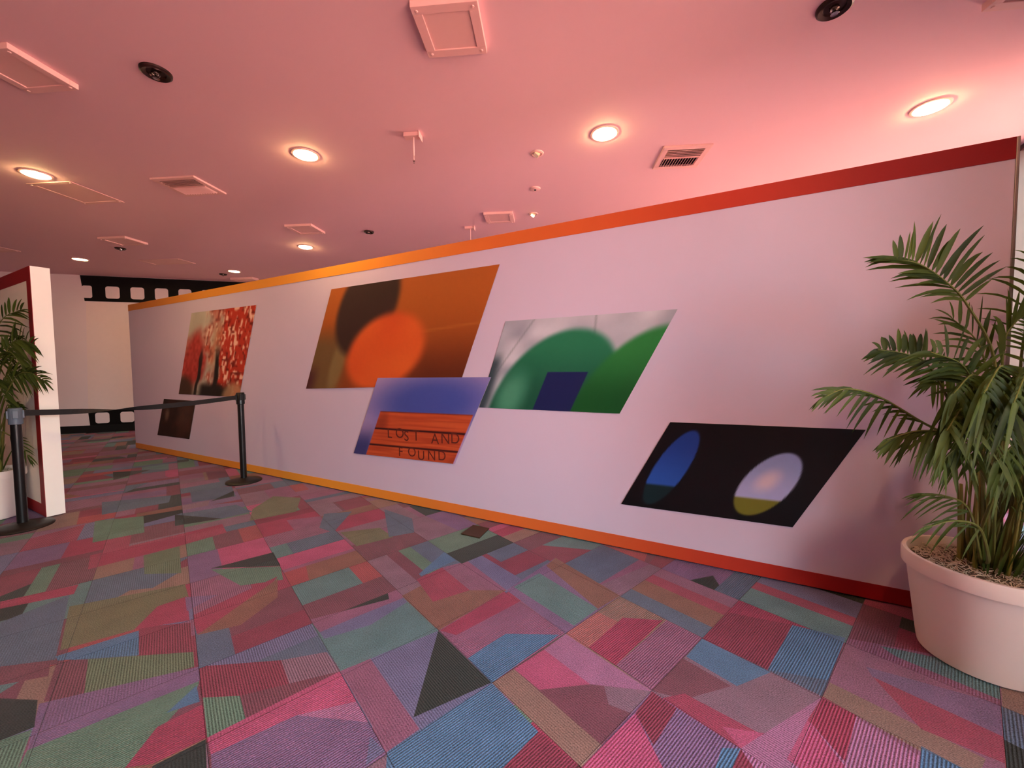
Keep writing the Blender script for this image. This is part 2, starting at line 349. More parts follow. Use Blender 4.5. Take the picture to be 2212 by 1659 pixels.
def carpet_mat():
    m = bpy.data.materials.new('carpet_pile'); m.use_nodes = True
    nt = m.node_tree; N = nt.nodes; L = nt.links; b = N['Principled BSDF']
    a = N.new('ShaderNodeVertexColor'); a.layer_name = 'Col'
    uv = N.new('ShaderNodeUVMap'); uv.uv_map = 'rib'
    sx = N.new('ShaderNodeSeparateXYZ'); L.new(uv.outputs[0], sx.inputs[0])
    sn = N.new('ShaderNodeMath'); sn.operation = 'SINE'; L.new(sx.outputs['X'], sn.inputs[0])
    tc = N.new('ShaderNodeTexCoord')
    nz = N.new('ShaderNodeTexNoise'); nz.inputs['Scale'].default_value = 210; nz.inputs['Detail'].default_value = 2; L.new(tc.outputs['Object'], nz.inputs['Vector'])
    nb = N.new('ShaderNodeTexNoise'); nb.inputs['Scale'].default_value = 7; nb.inputs['Detail'].default_value = 3; L.new(tc.outputs['Object'], nb.inputs['Vector'])
    def mth(op, x, y):
        n = N.new('ShaderNodeMath'); n.operation = op
        for k, q in enumerate((x, y)):
            if isinstance(q, (int, float)): n.inputs[k].default_value = q
            else: L.new(q, n.inputs[k])
        return n.outputs[0]
    al = a.outputs['Alpha']
    rib = mth('MULTIPLY', mth('MULTIPLY', sn.outputs[0], 0.42), al)
    spk = mth('MULTIPLY', mth('SUBTRACT', nz.outputs['Fac'], 0.5), 2.4)
    blo = mth('MULTIPLY', mth('SUBTRACT', nb.outputs['Fac'], 0.5), 0.5)
    fac = mth('MAXIMUM', mth('ADD', mth('ADD', mth('ADD', rib, spk), blo), 1.0), 0.12)
    sc_ = N.new('ShaderNodeVectorMath'); sc_.operation = 'SCALE'; L.new(a.outputs['Color'], sc_.inputs[0]); L.new(fac, sc_.inputs['Scale'])
    L.new(sc_.outputs[0], b.inputs['Base Color'])
    bp = N.new('ShaderNodeBump'); bp.inputs['Strength'].default_value = 0.5; bp.inputs['Distance'].default_value = 0.004
    L.new(mth('ADD', mth('MULTIPLY', sn.outputs[0], 0.5), nz.outputs['Fac']), bp.inputs['Height']); L.new(bp.outputs['Normal'], b.inputs['Normal'])
    b.inputs['Roughness'].default_value = 0.95; b.inputs['Specular IOR Level'].default_value = 0.05
    b.inputs['Sheen Weight'].default_value = 0.15
    return m
M_CARPET = carpet_mat()
def build_tiles(name, cells, parent):
    bm = bmesh.new(); cl = bm.loops.layers.float_color.new('Col'); ul = bm.loops.layers.uv.new('rib')
    for (i, j) in cells:
        horiz = (i + j) % 2
        ci, cj = i + .5, j + .5
        def W(p, z):
            k = 0.9965
            return LO + E1 * (T * (ci + (p[0]-ci)*k)) + E2 * (T * (cj + (p[1]-cj)*k)) + Vector((0, 0, z))
        for poly, c, rb in tile_pieces(i, j):
            f = bm.faces.new([bm.verts.new(W(p, 0)) for p in poly])
            cc = lin(PAL[c]); gy = lin((104, 88, 98)); cc = [cc[k]*.80 + gy[k]*.20 for k in range(3)]
            for lp, p in zip(f.loops, poly):
                lp[cl] = (cc[0]*CARPET_GAIN, cc[1]*CARPET_GAIN, cc[2]*CARPET_GAIN, rb)
                q = p[0] if horiz else p[1]
                lp[ul].uv = (q * T / 0.0095 * 2 * math.pi, 0)
        sq = [(i, j), (i+1, j), (i+1, j+1), (i, j+1)]
        for k in range(4):
            p, q = sq[k], sq[(k+1) % 4]
            f = bm.faces.new([bm.verts.new(W(p, -0.006)), bm.verts.new(W(q, -0.006)), bm.verts.new(W(q, 0)), bm.verts.new(W(p, 0))])
            for lp in f.loops: lp[cl] = (.03, .025, .03, 0); lp[ul].uv = (0, 0)
    me = bpy.data.meshes.new(name); bm.normal_update(); bm.to_mesh(me); bm.free(); me.materials.append(M_CARPET)
    o = bpy.data.objects.new(name, me); col.objects.link(o); o.parent = parent
    return o
def inside(p, poly):
    s = [((poly[(k+1) % 4].x-poly[k].x)*(p.y-poly[k].y) - (poly[(k+1) % 4].y-poly[k].y)*(p.x-poly[k].x)) for k in range(4)]
    return all(x > -0.1 for x in s) or all(x < 0.1 for x in s)
near, rest = [], []
for i in range(-40, 45):
    for j in range(-40, 45):
        p = LO + E1 * (T*(i+.5)) + E2 * (T*(j+.5))
        if not inside(p, ROOM): continue
        dv = p - CAM; z = dv.dot(FW)
        vis = False
        if z > 0.3:
            u = IW/2 + F*dv.dot(RT)/z; v = IH/2 - F*dv.dot(UP)/z
            behind = p.dot(WN) < WOFF - 0.45 and p.dot(WD) < 8.6
            vis = -150 < u < IW+200 and v < IH+420 and not behind
        (near if vis else rest).append((z, i, j))
near.sort()
for z, i, j in near[:298]: build_tiles('carpet_tile', [(i, j)], floor)
far = [(i, j) for _, i, j in near[298:]] + [(i, j) for _, i, j in rest]
cf = build_tiles('carpet_tiles', far, floor); tag(cf, kind='stuff')

# ------------------------------------------------------------------ long partition with printed border
S0, S1, WH = -1.185, 8.55, 2.35
pw = empty('wall_middle', wallpt(0, 0), WA); tag(pw, 'long white freestanding partition with a red to orange printed border, hung with pictures', kind='structure')
# local frame: x along the partition to the left, -y behind it, +y out of it
STOPS = [(0.0, (140, 12, 22)), (0.05, (150, 18, 24)), (0.12, (190, 58, 40)), (0.20, (210, 94, 48)), (0.32, (224, 120, 50)), (0.5, (238, 160, 52)), (0.75, (226, 150, 56)), (1.0, (206, 130, 60))]
M_BAND = gradient_mat('border_print', STOPS, S0, S1)
box_obj('panel', (S0, S1, -0.10, 0, 0.012, WH - 0.001), M_WALL, pw)
box_obj('border_band', (S0, S1, 0, 0.003, 2.25, WH), M_BAND, pw)
box_obj('border_band', (S0, S1, 0, 0.003, 0.012, 0.097), M_BAND, pw)
box_obj('edge_trim', (S0 - 0.012, S0, -0.10, 0.006, 0.0, WH), M_METAL, pw, bevel=0.002)
box_obj('gap_shade', (S0 + 0.05, S1 - 0.05, -0.08, -0.02, 0, 0.012), M_BLACK, pw)  # black strip put in for the thin shadow under the partition
fp = [onz(*q, 0) for q in ((996,1155),(1022,1136),(1057,1143),(1036,1164))]
bm = bmesh.new()
lo = [bm.verts.new((p.x, p.y, 0.001)) for p in fp]; hi = [bm.verts.new((p.x, p.y, 0.010)) for p in fp]
bm.faces.new(lo); bm.faces.new(hi)
for k in range(4): bm.faces.new((lo[k], lo[(k+1) % 4], hi[(k+1) % 4], hi[k]))
tag(obj('foot_plate', bm, mat('brown_steel', (58, 40, 24), 0.5, metal=0.2), bevel=0.002), 'flat dark brown floor plate poking out under the long partition', 'plate')

# ------------------------------------------------------------------ pictures on the partition
def smooth(a, b, x):
    t = max(0.0, min(1.0, (x - a) / (b - a))); return t * t * (3 - 2 * t)
def mixc(a, b, t): return tuple(a[k] + (b[k] - a[k]) * t for k in range(3))
_hr = random.Random(3); _HT = [[_hr.random() for _ in range(64)] for _ in range(64)]
def vnoise(x, y):
    i, j = math.floor(x), math.floor(y); fx, fy = x - i, y - j; fx = fx*fx*(3-2*fx); fy = fy*fy*(3-2*fy)
    g = lambda a, b: _HT[a % 64][b % 64]
    return (g(i, j)*(1-fx)+g(i+1, j)*fx)*(1-fy) + (g(i, j+1)*(1-fx)+g(i+1, j+1)*fx)*fy
def ell(x, y, cx, cy, rx, ry, e=.15): return 1 - smooth(1 - e, 1 + e, math.hypot((x-cx)/rx, (y-cy)/ry))
M_PRINT = vcol_mat('poster_print', rough=0.5, spec=0.3, grain=0.04, gscale=25)
M_EDGE = mat('board_edge', (210, 200, 200), 0.6)
def poster(name, quad, off, fn, nx, ny, label, group=None, back0=0.0005):
    """quad = (s,z) top-left, top-right, bottom-right, bottom-left ; x 0..1 to the right, y 0..1 down"""
    bm = bmesh.new(); cl = bm.loops.layers.float_color.new('Col')
    tl, tr, br, bl = quad
    org = wallpt((tl[0]+br[0])/2, (tl[1]+br[1])/2)
    def P(x, y, o):
        s = (tl[0]*(1-x)+tr[0]*x)*(1-y) + (bl[0]*(1-x)+br[0]*x)*y; z = (tl[1]*(1-x)+tr[1]*x)*(1-y) + (bl[1]*(1-x)+br[1]*x)*y
        return wallpt(s, z, o) - org
    g = [[bm.verts.new(P(i/nx, j/ny, off)) for i in range(nx+1)] for j in range(ny+1)]
    cols = [[lin(fn(i/nx, j/ny)) for i in range(nx+1)] for j in range(ny+1)]
    for j in range(ny):
        for i in range(nx):
            f = bm.faces.new((g[j][i], g[j+1][i], g[j+1][i+1], g[j][i+1]))
            for lp, (a, b) in zip(f.loops, ((j, i), (j+1, i), (j+1, i+1), (j, i+1))): lp[cl] = cols[a][b]
    # board edges back to the wall
    ring = [g[0][i] for i in range(nx+1)] + [g[j][nx] for j in range(1, ny+1)] + [g[ny][i] for i in range(nx-1, -1, -1)] + [g[j][0] for j in range(ny-1, 0, -1)]
    back = [bm.verts.new(v.co - WN * (off - back0)) for v in ring]
    n = len(ring)
    for k in range(n):
        f = bm.faces.new((ring[k], ring[(k+1) % n], back[(k+1) % n], back[k]))
        for lp in f.loops: lp[cl] = (.35, .32, .33, 1)
    bm.faces.new(back[::-1]) 
    o = obj(name, bm, M_PRINT, loc=org)
    return tag(o, label, 'picture', group)

def art_autumn(x, y):
    n = vnoise(x*34, y*26); n2 = vnoise(x*11+9, y*9); n3 = vnoise(x*50+3, y*18)
    c = mixc((176, 172, 158), (196, 190, 176), n2)
    leaf = smooth(.30, .62, x + .35*(n2-.5) + .1*(n-.5))
    lc = mixc((186, 52, 34), (238, 190, 168), smooth(.55, .8, n3)); lc = mixc(lc, (120, 26, 20), smooth(.6, .9, n))
    c = mixc(c, lc, leaf)
    tree = ell(x + .1*(n2-.5), y, .16, .58, .2, .36, .3); c = mixc(c, mixc((150, 40, 34), (196, 74, 66), n), tree)
    trunk = max(smooth(.05, .02, abs(x - .55 - .1*(y-.5) + .05*(n2-.5))), smooth(.03, .01, abs(x - .3 + .04*(n2-.5)))) * smooth(.35, .6, y)
    c = mixc(c, (196, 164, 128), .5*smooth(.12, .03, abs(x - .5))*smooth(.1, .25, y)*smooth(.75, .6, y))
    c = mixc(c, (34, 26, 24), trunk)
    c = mixc(c, (30, 24, 22), smooth(.80, .90, y + .1*(n2-.5))*smooth(.3, .42, x)*smooth(.95, .8, x))
    c = mixc(c, (190, 150, 112), ell(x, y, .9, 1.0, .16, .16, .3)*.8)
    c = mixc(c, (70, 48, 36), ell(x, y, .05, 1.0, .2, .22, .3))
    return c
def art_dark(x, y):
    n = vnoise(x*9, y*8); c = mixc((34, 20, 16), (64, 34, 26), n)
    return mixc(c, (150, 120, 100), .6*ell(x, y, .2, .42, .06, .16, .6) + .25*ell(x, y, .75, .4, .2, .4, .8))
def art_amber(x, y):
    n = vnoise(x*6, y*5)
    c = mixc((176, 92, 34), (142, 66, 28), smooth(.1, .9, y)); c = mixc(c, (96, 42, 24), smooth(.45, 1.0, y)*smooth(.55, .8, x))
    c = mixc(c, (190, 112, 50), smooth(.02, .0, abs(y - .52 + .12*(x-.5)))*.5*smooth(.5, .7, x))
    c = mixc(c, (112, 84, 50), smooth(.32, .16, x)*smooth(.3, .6, y)); c = mixc(c, (136, 118, 74), ell(x, y, .2, .75, .05, .3, .4)*.7)
    c = mixc(c, (78, 34, 40), smooth(.1, .0, x)*smooth(.7, .9, y))
    c = mixc(c, (54, 34, 32), ell(x, y, .30, .22, .2, .46, .12))
    c = mixc(c, mixc((226, 104, 44), (204, 74, 34), n), ell(x, y, .5, .66, .24, .36, .14))
    return c
def art_hills(x, y):
    n = vnoise(x*8, y*7); c = mixc((150, 154, 168), (206, 206, 216), n)
    c = mixc(c, (118, 124, 132), smooth(.012, .0, abs(x - .2 + .25*y))*.5 + smooth(.012, .0, abs(x - .58 - .2*y))*.5)
    c = mixc(c, (58, 74, 82), smooth(.1, .02, x)*smooth(.3, .5, y))
    h1 = ell(x, y, .5, 1.05, .42, .92, .05); c = mixc(c, mixc((38, 120, 84), (24, 84, 62), smooth(.2, .9, y)), h1)
    c = mixc(c, (92, 170, 136), ell(x, y, .22, .85, .1, .25, .7)*.7)
    h2 = ell(x, y, 1.02, 1.0, .34, .86, .06); c = mixc(c, mixc((44, 128, 62), (20, 84, 38), smooth(.3, .9, y)), h2)
    c = mixc(c, (26, 34, 84), smooth(.42, .425, x)*smooth(.69, .685, x)*smooth(.58, .585, y))
    return c
def art_crate(x, y):
    n = vnoise(x*5, y*5); g = vnoise(x*4, y*70)
    c = mixc((176, 150, 196), (70, 84, 166), ell(x, y, .58, .30, .52, .34, .6)); c = mixc(c, (60, 62, 120), smooth(.25, .1, x)*smooth(.5, .9, y))
    x0 = .14
    if y > .42 and x > x0 and x < .985 - 0*y:
        w = mixc((170, 62, 34), (206, 92, 50), g); w = mixc(w, (124, 44, 28), smooth(.75, 1, n)*.6)
        for yy in (.645, .86):
            w = mixc(w, (58, 18, 22), smooth(.016, .008, abs(y - yy)))
        w = mixc(w, (96, 34, 26), smooth(.02, .0, y - .42)*.8)
        c = w
    return c
def art_night(x, y):
    c = (8, 5, 10)
    a = ell(x, y, .17, .52, .105, .44, .05); ca = mixc((28, 62, 148), (38, 84, 176), smooth(.2, .7, y)); ca = mixc(ca, (14, 38, 44), smooth(.70, .74, y)); c = mixc(c, ca, a)
    b = ell(x, y, .74, .60, .135, .34, .05); cb = mixc((140, 160, 214), (168, 176, 226), smooth(.3, .7, y)); cb = mixc(cb, (226, 206, 220), ell(x, y, .73, .56, .05, .1, .8)*.8); cb = mixc(cb, (112, 112, 36), smooth(.74, .77, y)); c = mixc(c, cb, b)
    return c
p_aut = poster('picture_board', [(6.502, 2.075), (4.953, 2.062), (5.408, 0.941), (6.989, 0.941)], 0.006, art_autumn, 90, 66, 'slanted picture of red and orange autumn foliage above the small dark picture')
p_drk = poster('picture_board', [(7.459, 0.855), (6.505, 0.855), (6.74, 0.300), (7.738, 0.285)], 0.006, art_dark, 30, 20, 'small slanted near black brown picture low on the partition')
p_amb = poster('picture_board', [(3.603, 2.116), (1.592, 2.116), (2.005, 1.14), (4.075, 1.074)], 0.006, art_amber, 110, 60, 'largest slanted picture in warm amber, orange and brown')
p_hil = poster('picture_board', [(1.543, 1.661), (0.272, 1.662), (0.641, 0.965), (1.805, 0.960)], 0.006, art_hills, 110, 70, 'slanted picture of rounded green forms on silvery grey with a navy rectangle')
p_crt = poster('picture_board', [(2.966, 1.200), (1.683, 1.215), (2.063, 0.455), (3.335, 0.426)], 0.012, art_crate, 110, 80, 'slanted picture of a reddish wooden crate on a violet blue ground', back0=0.0065)
p_ngt = poster('picture_board', [(0.31, 0.925), (-0.68, 0.942), (-0.365, 0.345), (0.629, 0.325)], 0.006, art_night, 120, 80, 'slanted black picture with one deep blue and one pale blue oval')
def lettering(txt, s_left, z, size, step, off, parent):
    for k, ch in enumerate(txt):
        if ch == ' ': continue
        cu = bpy.data.curves.new('letter', 'FONT'); cu.body = ch; cu.size = size; cu.extrude = 0.0006
        tmp = bpy.data.objects.new('tmp', cu); col.objects.link(tmp)
        bpy.context.view_layer.update()
        me = bpy.data.meshes.new_from_object(tmp.evaluated_get(bpy.context.evaluated_depsgraph_get()))
        bpy.data.objects.remove(tmp)
        o = bpy.data.objects.new('letter', me); col.objects.link(o)
        me.materials.clear(); me.materials.append(mat('branded_letters', (96, 32, 22), 0.7))
        R3 = Matrix((-WD, Vector((0, 0, 1)), WN)).transposed().to_4x4()
        o.parent = parent; R3.translation = wallpt(s_left - step*k, z + 0.012*math.sin(k*2.1), off) - parent.location; o.matrix_local = R3
lettering('LOST AND', 2.86, 0.625, 0.135, 0.108, 0.0128, p_crt)
lettering('FOUND', 2.72, 0.462, 0.125, 0.118, 0.0128, p_crt)

# ------------------------------------------------------------------ left partition
LE = onz(101, 1120, 0); LH = 2.205
pl_ = empty('wall_left', LE, WA); tag(pl_, 'white partition with a dark red border seen edge on behind the small palm', kind='structure')
M_RED = mat('red_print', (150, 16, 24), 0.55, var=0.03)
box_obj('panel', (0.0, 3.6, -0.115, 0, 0.012, LH), M_WHITE, pl_)
box_obj('border_band', (0, 3.6, 0, 0.003, LH - 0.115, LH), M_RED, pl_)
box_obj('border_band', (0, 0.11, 0, 0.003, 0.012, LH - 0.115), M_RED, pl_)
box_obj('border_band', (0.11, 3.6, 0, 0.003, 0.012, 0.115), M_RED, pl_)
box_obj('gap_shade', (0.05, 3.55, -0.09, -0.02, 0, 0.012), M_BLACK, pl_)  # black strip standing in for the shade below this panel

# ------------------------------------------------------------------ film strip painted on the back wall
fs = empty('film_strip', (0, 0, 0)); fs.parent = wall_back
fsx0 = (onplane(185, 700, B0, BN) - B0).dot(BD)
iw = wall_back.matrix_world.inverted() if False else None
LBL = (B0 - corner_bl).length                     # local x of B0 on the wall
def strip(name, poly, m, d=0.003, parent=None):
    bm = bmesh.new()
    fr = [bm.verts.new((x, -d, z)) for x, z in poly]; bk = [bm.verts.new((x, -0.0002, z)) for x, z in poly]
    bm.faces.new(fr); n = len(poly)
    for k in range(n): bm.faces.new((fr[k], fr[(k+1) % n], bk[(k+1) % n], bk[k]))
    return obj(name, bm, m, parent or fs)
def bw(u, v):
    p = onplane(u, v, B0, BN); return ((p - corner_bl).dot(BD), p.z)
def rounded(x0, x1, z0, z1, r, n=4):
    pts = []
    for cx, cz, a0 in ((x1-r, z0+r, -90), (x1-r, z1-r, 0), (x0+r, z1-r, 90), (x0+r, z0+r, 180)):
        for k in range(n+1):
            a = math.radians(a0 + 90*k/n); pts.append((cx + r*math.cos(a), cz + r*math.sin(a)))
    return pts
xl_t = bw(173, 600); xl_b = bw(183, 650); zt_lo = bw(240, 652)[1]
xr = xl_t[0] + 6.0
strip('film_edge', [(xl_t[0], CEIL - 0.005), (xl_b[0], zt_lo), (xr, zt_lo), (xr, CEIL - 0.005)], M_BLACK)
h0 = bw(205, 633); h1 = bw(205, 618)
hx = [bw(u, 630)[0] for u in (190, 241, 292)]
pitch_ = 0.42; hz0, hz1 = bw(240, 645)[1], bw(240, 619)[1]
hole0 = bw(228, 630)[0]
for k in range(-1, 13):
    x = hole0 + k * pitch_
    if k == -1:
        x0c = xl_b[0] - 0.03; strip('film_hole', rounded(x0c, x + 0.2, hz0, hz1, .035), M_BACKW, 0.0045)
    else: strip('film_hole', rounded(x, x + 0.235, hz0, hz1, .045), M_BACKW, 0.0045)
xb = bw(191, 900); zb1 = bw(230, 886)[1]
strip('film_edge', [(xb[0] + .02, 0.15), (xb[0], zb1), (xb[0] + 6, zb1), (xb[0] + 6, 0.15)], M_BLACK)
bz0, bz1 = bw(225, 914)[1], bw(225, 891)[1]
hb = bw(206, 900)[0]
for k in range(0, 12):
    x = hb + k * pitch_; strip('film_hole', rounded(x, x + 0.235, bz0, bz1, .045), M_BACKW, 0.0045)
# cream ground between the two perforated edges
strip('film_frame', [(xl_b[0] + .02, zt_lo - 0.02), (xb[0] + 0.0, zb1 + 0.01), (xr, zb1 + 0.01), (xr, zt_lo - 0.02)], mat('film_cream', (230, 207, 200), 0.7, var=0.03), 0.0015)

# ------------------------------------------------------------------ ceiling fittings
CR = math.radians(-5.0)
M_FIT = mat('fitting_pink_white', (240, 196, 190), 0.55, var=0.02)
M_DARK = mat('dark_bronze', (62, 44, 40), 0.35, metal=0.6)
M_CHROME = mat('chrome', (200, 190, 185), 0.15, metal=1.0, var=0.02)
M_VOID = mat('vent_dark', (22, 14, 14), 0.9)
LAMP = (1.0, 0.68, 0.28, 1)
M_LAMP = mat('lamp_lens', (255, 236, 190), 0.5, emit=115.0, ecol=LAMP)
M_LAMPD = mat('spot_lens', (255, 236, 190), 0.5, emit=6.0, ecol=LAMP)
def ceil_pt(u, v): p = onz(u, v, CEIL); return (p.x, p.y, CEIL)
M_LAMPF = mat('lamp_lens_dim', (255, 236, 190), 0.5, emit=60.0, ecol=LAMP)
def downlight(p, label, group, dim=False):
    t = empty('downlight', p); tag(t, label, 'lamp', group)
    bm = bmesh.new(); add_lathe(bm, [(0.118, 0.0), (0.116, -0.006), (0.100, -0.009), (0.094, -0.004), (0.094, 0.0)], 40); obj('trim_ring', bm, M_FIT, t, True)
    bm = bmesh.new(); add_lathe(bm, [(0.093, -0.002), (0.088, -0.013), (0.066, -0.022), (0.03, -0.026), (0.002, -0.027)] if not dim else [(0.093, -0.001), (0.08, -0.0025), (0.002, -0.003)], 32, close_top=True); obj('lens', bm, M_LAMPF if dim else M_LAMP, t, True)
    return t
DL = [((78,376), 'lit round downlight above the red bordered partition, end of its row'), ((660,334), 'lit round downlight beside the vent by the film strip side, second in its row'), ((1306,288), 'lit round downlight between the ceiling vent and the square panel'), ((2010,231), 'lit round downlight over the large palm end of the long partition'),
      ((660,533), 'lit round downlight beyond the small square ceiling panel, near the amber picture'), ((173,560), 'lit round downlight near the film strip wall where the strip begins'), ((506,586), 'small lit round downlight close against the film strip wall')]
for k, (q, lb) in enumerate(DL): downlight(ceil_pt(*q), lb, None, k > 4)
row = [Vector(ceil_pt(*q)) for q, _ in DL[:4]]
step_b = Vector((0.25, -3.0, 0))
HL = [('small palm end', 0), ('second from the small palm end', 1), ('second from the glazed wall', 2), ('glazed wall end', 3)]
for rr, rn in ((1, 'next row back'),):
    for w, k in HL:          # the same row repeats behind the photographer
        p = row[k] + step_b * rr
        if k == 1: continue
        downlight(p, 'lit round downlight in the %s, %s' % (rn, w), 'downlights behind the photographer')

def panel_box(cx, cy, w, d, h, label, corner_screws=True):
    t = empty('ceiling_panel', (cx, cy, CEIL), CR); tag(t, label, 'panel')
    bm = bmesh.new(); fw_ = 0.052
    add_box(bm, -w/2, w/2, -d/2, -d/2 + fw_, -h, 0); add_box(bm, -w/2, w/2, d/2 - fw_, d/2, -h, 0)
    add_box(bm, -w/2, -w/2 + fw_, -d/2 + fw_, d/2 - fw_, -h, 0); add_box(bm, w/2 - fw_, w/2, -d/2 + fw_, d/2 - fw_, -h, 0)
    obj('frame', bm, M_FIT, t, bevel=0.002)
    box_obj('field', (-w/2 + fw_ - .002, w/2 - fw_ + .002, -d/2 + fw_ - .002, d/2 - fw_ + .002, -h + min(.007, h*.5), -0.001), M_FIT, t)
    if corner_screws:
        for sx in (-1, 1):
            for sy in (-1, 1):
                bm = bmesh.new(); add_lathe(bm, [(0.009, 0), (0.008, -0.004), (0.002, -0.006)], 10, close_top=True)
                obj('screw', bm, M_FIT, t, True, loc=(sx*(w/2-.028), sy*(d/2-.028), -h))
    return t
panel_box(-0.325, 2.34, .36, .35, .035, 'thick square screwed ceiling panel between the two bronze sprinklers, casting a dark shadow')
panel_box(-3.11, 2.615, .37, .36, .035, 'square screwed ceiling panel beside the dark round fitting')
panel_box(-2.845, 5.60, .38, .34, .03, 'square ceiling panel just before the downlight near the amber picture')
panel_box(-0.14, 5.235, .37, .33, .03, 'square ceiling panel beside the small lit spot above the long partition')
panel_box(-5.78, 6.02, .44, .34, .03, 'square ceiling panel far back beside a small dark fitting, over the walkway')
panel_box(-6.2, 7.25, .8, .34, .006, 'low flat ceiling panel nearest the film strip wall')
panel_box(-4.72, 4.43, .5, .53, .006, 'low flat ceiling panel next to the end downlight')
panel_box(-8.2, 6.4, .5, .3, .006, 'low flat ceiling panel beyond the red bordered partition')
panel_box(-5.72, 8.62, .5, .2, .05, 'shallow ceiling box touching the film strip wall')
panel_box(2.70, 2.08, .3, .3, .04, 'square ceiling panel near the glazed wall', True)

def vent(cx, cy, w, d, label):
    t = empty('ceiling_vent', (cx, cy, CEIL), CR); tag(t, label, 'vent')
    b = 0.05; h = 0.018
    bm = bmesh.new()
    add_box(bm, -w/2, w/2, -d/2, -d/2 + b, -h, 0); add_box(bm, -w/2, w/2, d/2 - b, d/2, -h, 0)
    add_box(bm, -w/2, -w/2 + b, -d/2 + b, d/2 - b, -h, 0); add_box(bm, w/2 - b, w/2, -d/2 + b, d/2 - b, -h, 0)
    obj('frame', bm, M_FIT, t, bevel=0.003)
    box_obj('backing', (-w/2 + b, w/2 - b, -d/2 + b, d/2 - b, -0.002, -0.0005), M_VOID, t)
    # near half: slats along x ; far half: slats along y
    y0, y1, x0, x1 = -d/2 + b, d/2 - b, -w/2 + b, w/2 - b
    ym = y0 + (y1-y0)*0.45
    n = 5
    for k in range(n):
        yy = y0 + (ym-y0)*(k+.5)/n
        bm = bmesh.new(); add_box(bm, x0, x1, -.0012, .0012, -.012, .012); o = obj('slat', bm, M_FIT, t, loc=(0, yy, -0.016)); o.rotation_euler.x = math.radians(-42)
    n = 13
    for k in range(n):
        xx = x0 + (x1-x0)*(k+.5)/n
        bm = bmesh.new(); add_box(bm, -.0012, .0012, ym + .006, y1, -.012, .012); o = obj('slat', bm, M_FIT, t, loc=(xx, 0, -0.016)); o.rotation_euler.y = math.radians(38)
    box_obj('divider', (x0, x1, ym - .003, ym + .003, -0.026, -0.002), M_FIT, t)
    return t
vent(1.595, 3.785, .42, .40, 'slatted air vent above the long partition on the large palm side')
vent(-3.375, 4.275, .48, .41, 'slatted air vent between the two row downlights on the film strip side')

def dark_fitting(p, r, label):
    t = empty('ceiling_fitting', p); tag(t, label, 'fitting')
    bm = bmesh.new(); add_lathe(bm, [(r, 0), (r*.98, -.012), (r*.86, -.020), (r*.62, -.012), (r*.58, -.004), (r*.02, -.003)], 36, close_top=True); obj('rim', bm, M_DARK, t, True)
    bm = bmesh.new(); add_lathe(bm, [(r*.30, -.004), (r*.26, -.018), (r*.10, -.024), (r*.10, -.034), (r*.02, -.036)], 20, close_top=True); obj('core', bm, M_CHROME, t, True)
    for s in (-1, 1):
        bm = bmesh.new(); add_tube(bm, [(s*r*.30, 0, -.010), (s*r*.26, 0, -.030), (s*r*.05, 0, -.040)], .004, 6); obj('arm', bm, M_CHROME, t, True)
    bm = bmesh.new(); add_lathe(bm, [(r*.22, -.040), (r*.22, -.043), (r*.02, -.044)], 18, close_top=True); obj('deflector', bm, M_CHROME, t, True)
    return t
for q, r, lb in (((337,155), .085, 'round dark bronze ceiling sprinkler beside the screwed square panel on the small palm side'), ((1803,13), .085, 'round dark bronze ceiling sprinkler on the large palm side'), ((797,500), .07, 'small dark ceiling sprinkler between square panels above the long partition'), ((260,536), .07, 'small dark ceiling sprinkler far back by a square panel over the walkway'), ((482,592), .07, 'small dark ceiling sprinkler nearest the film strip wall')):
    dark_fitting(ceil_pt(*q), r, lb)
def eyeball(p, lit, label):
    t = empty('eyeball_spot', p, CR); tag(t, label, 'spotlight')
    bm = bmesh.new(); add_lathe(bm, [(.062, 0), (.060, -.006), (.046, -.010), (.042, -.003), (.002, -.0025)], 30, close_top=True); obj('trim_ring', bm, M_FIT, t, True)
    bm = bmesh.new(); add_box(bm, -.026, .026, -.018, .018, -.036, .004); o = obj('lamp_head', bm, mat('cream_lamp', (250, 226, 190), .5), t, bevel=.005); o.rotation_euler = (math.radians(-25), math.radians(28), .4)
    bm = bmesh.new(); add_box(bm, -.022, .022, -.014, .014, -.0395, -.0365); o2 = obj('lens', bm, M_LAMPD if lit else mat('dull_lens', (214, 200, 180), .3), o)
eyeball(ceil_pt(1160,331), False, 'unlit round eyeball spotlight between downlight and smoke detector')
eyeball(ceil_pt(1152,462), True, 'lit round eyeball spotlight beside the square panel by the long partition')
t = empty('smoke_detector', ceil_pt(1156,407)); tag(t, 'flat round disc detector between two eyeball spotlights', 'detector')
bm = bmesh.new(); add_lathe(bm, [(.058, 0), (.056, -.010), (.040, -.016), (.002, -.016)], 30, close_top=True); obj('disc', bm, M_FIT, t, True)
bm = bmesh.new(); add_lathe(bm, [(.012, -.016), (.010, -.021), (.002, -.022)], 14, close_top=True); obj('sensor', bm, M_VOID, t, True)
def pendant(p, L, label):
    t = empty('hanging_bracket', p, CR); tag(t, label, 'bracket')
    box_obj('channel', (-.075, .055, -.032, .032, -.032, 0), M_FIT, t, bevel=.002)
    box_obj('end_plate', (.056, .062, -.045, .045, -.05, 0), M_FIT, t)
    bm = bmesh.new(); add_lathe(bm, [(.007, -.03), (.007, -L*.72), (.0035, -L*.74), (.0035, -L*.9)], 10); obj('rod', bm, M_FIT, t, True)
    bm = bmesh.new(); add_lathe(bm, [(.002, -L*.88), (.010, -L*.90), (.010, -L*.93), (.004, -L*.95), (.004, -L)], 12, close_top=True); obj('tip', bm, M_CHROME, t, True)
pendant(ceil_pt(893,289), .24, 'white ceiling bracket with hanging rod beside the row downlight')
pendant(ceil_pt(1016,490), .24, 'white ceiling bracket with hanging rod right behind the long partition top')

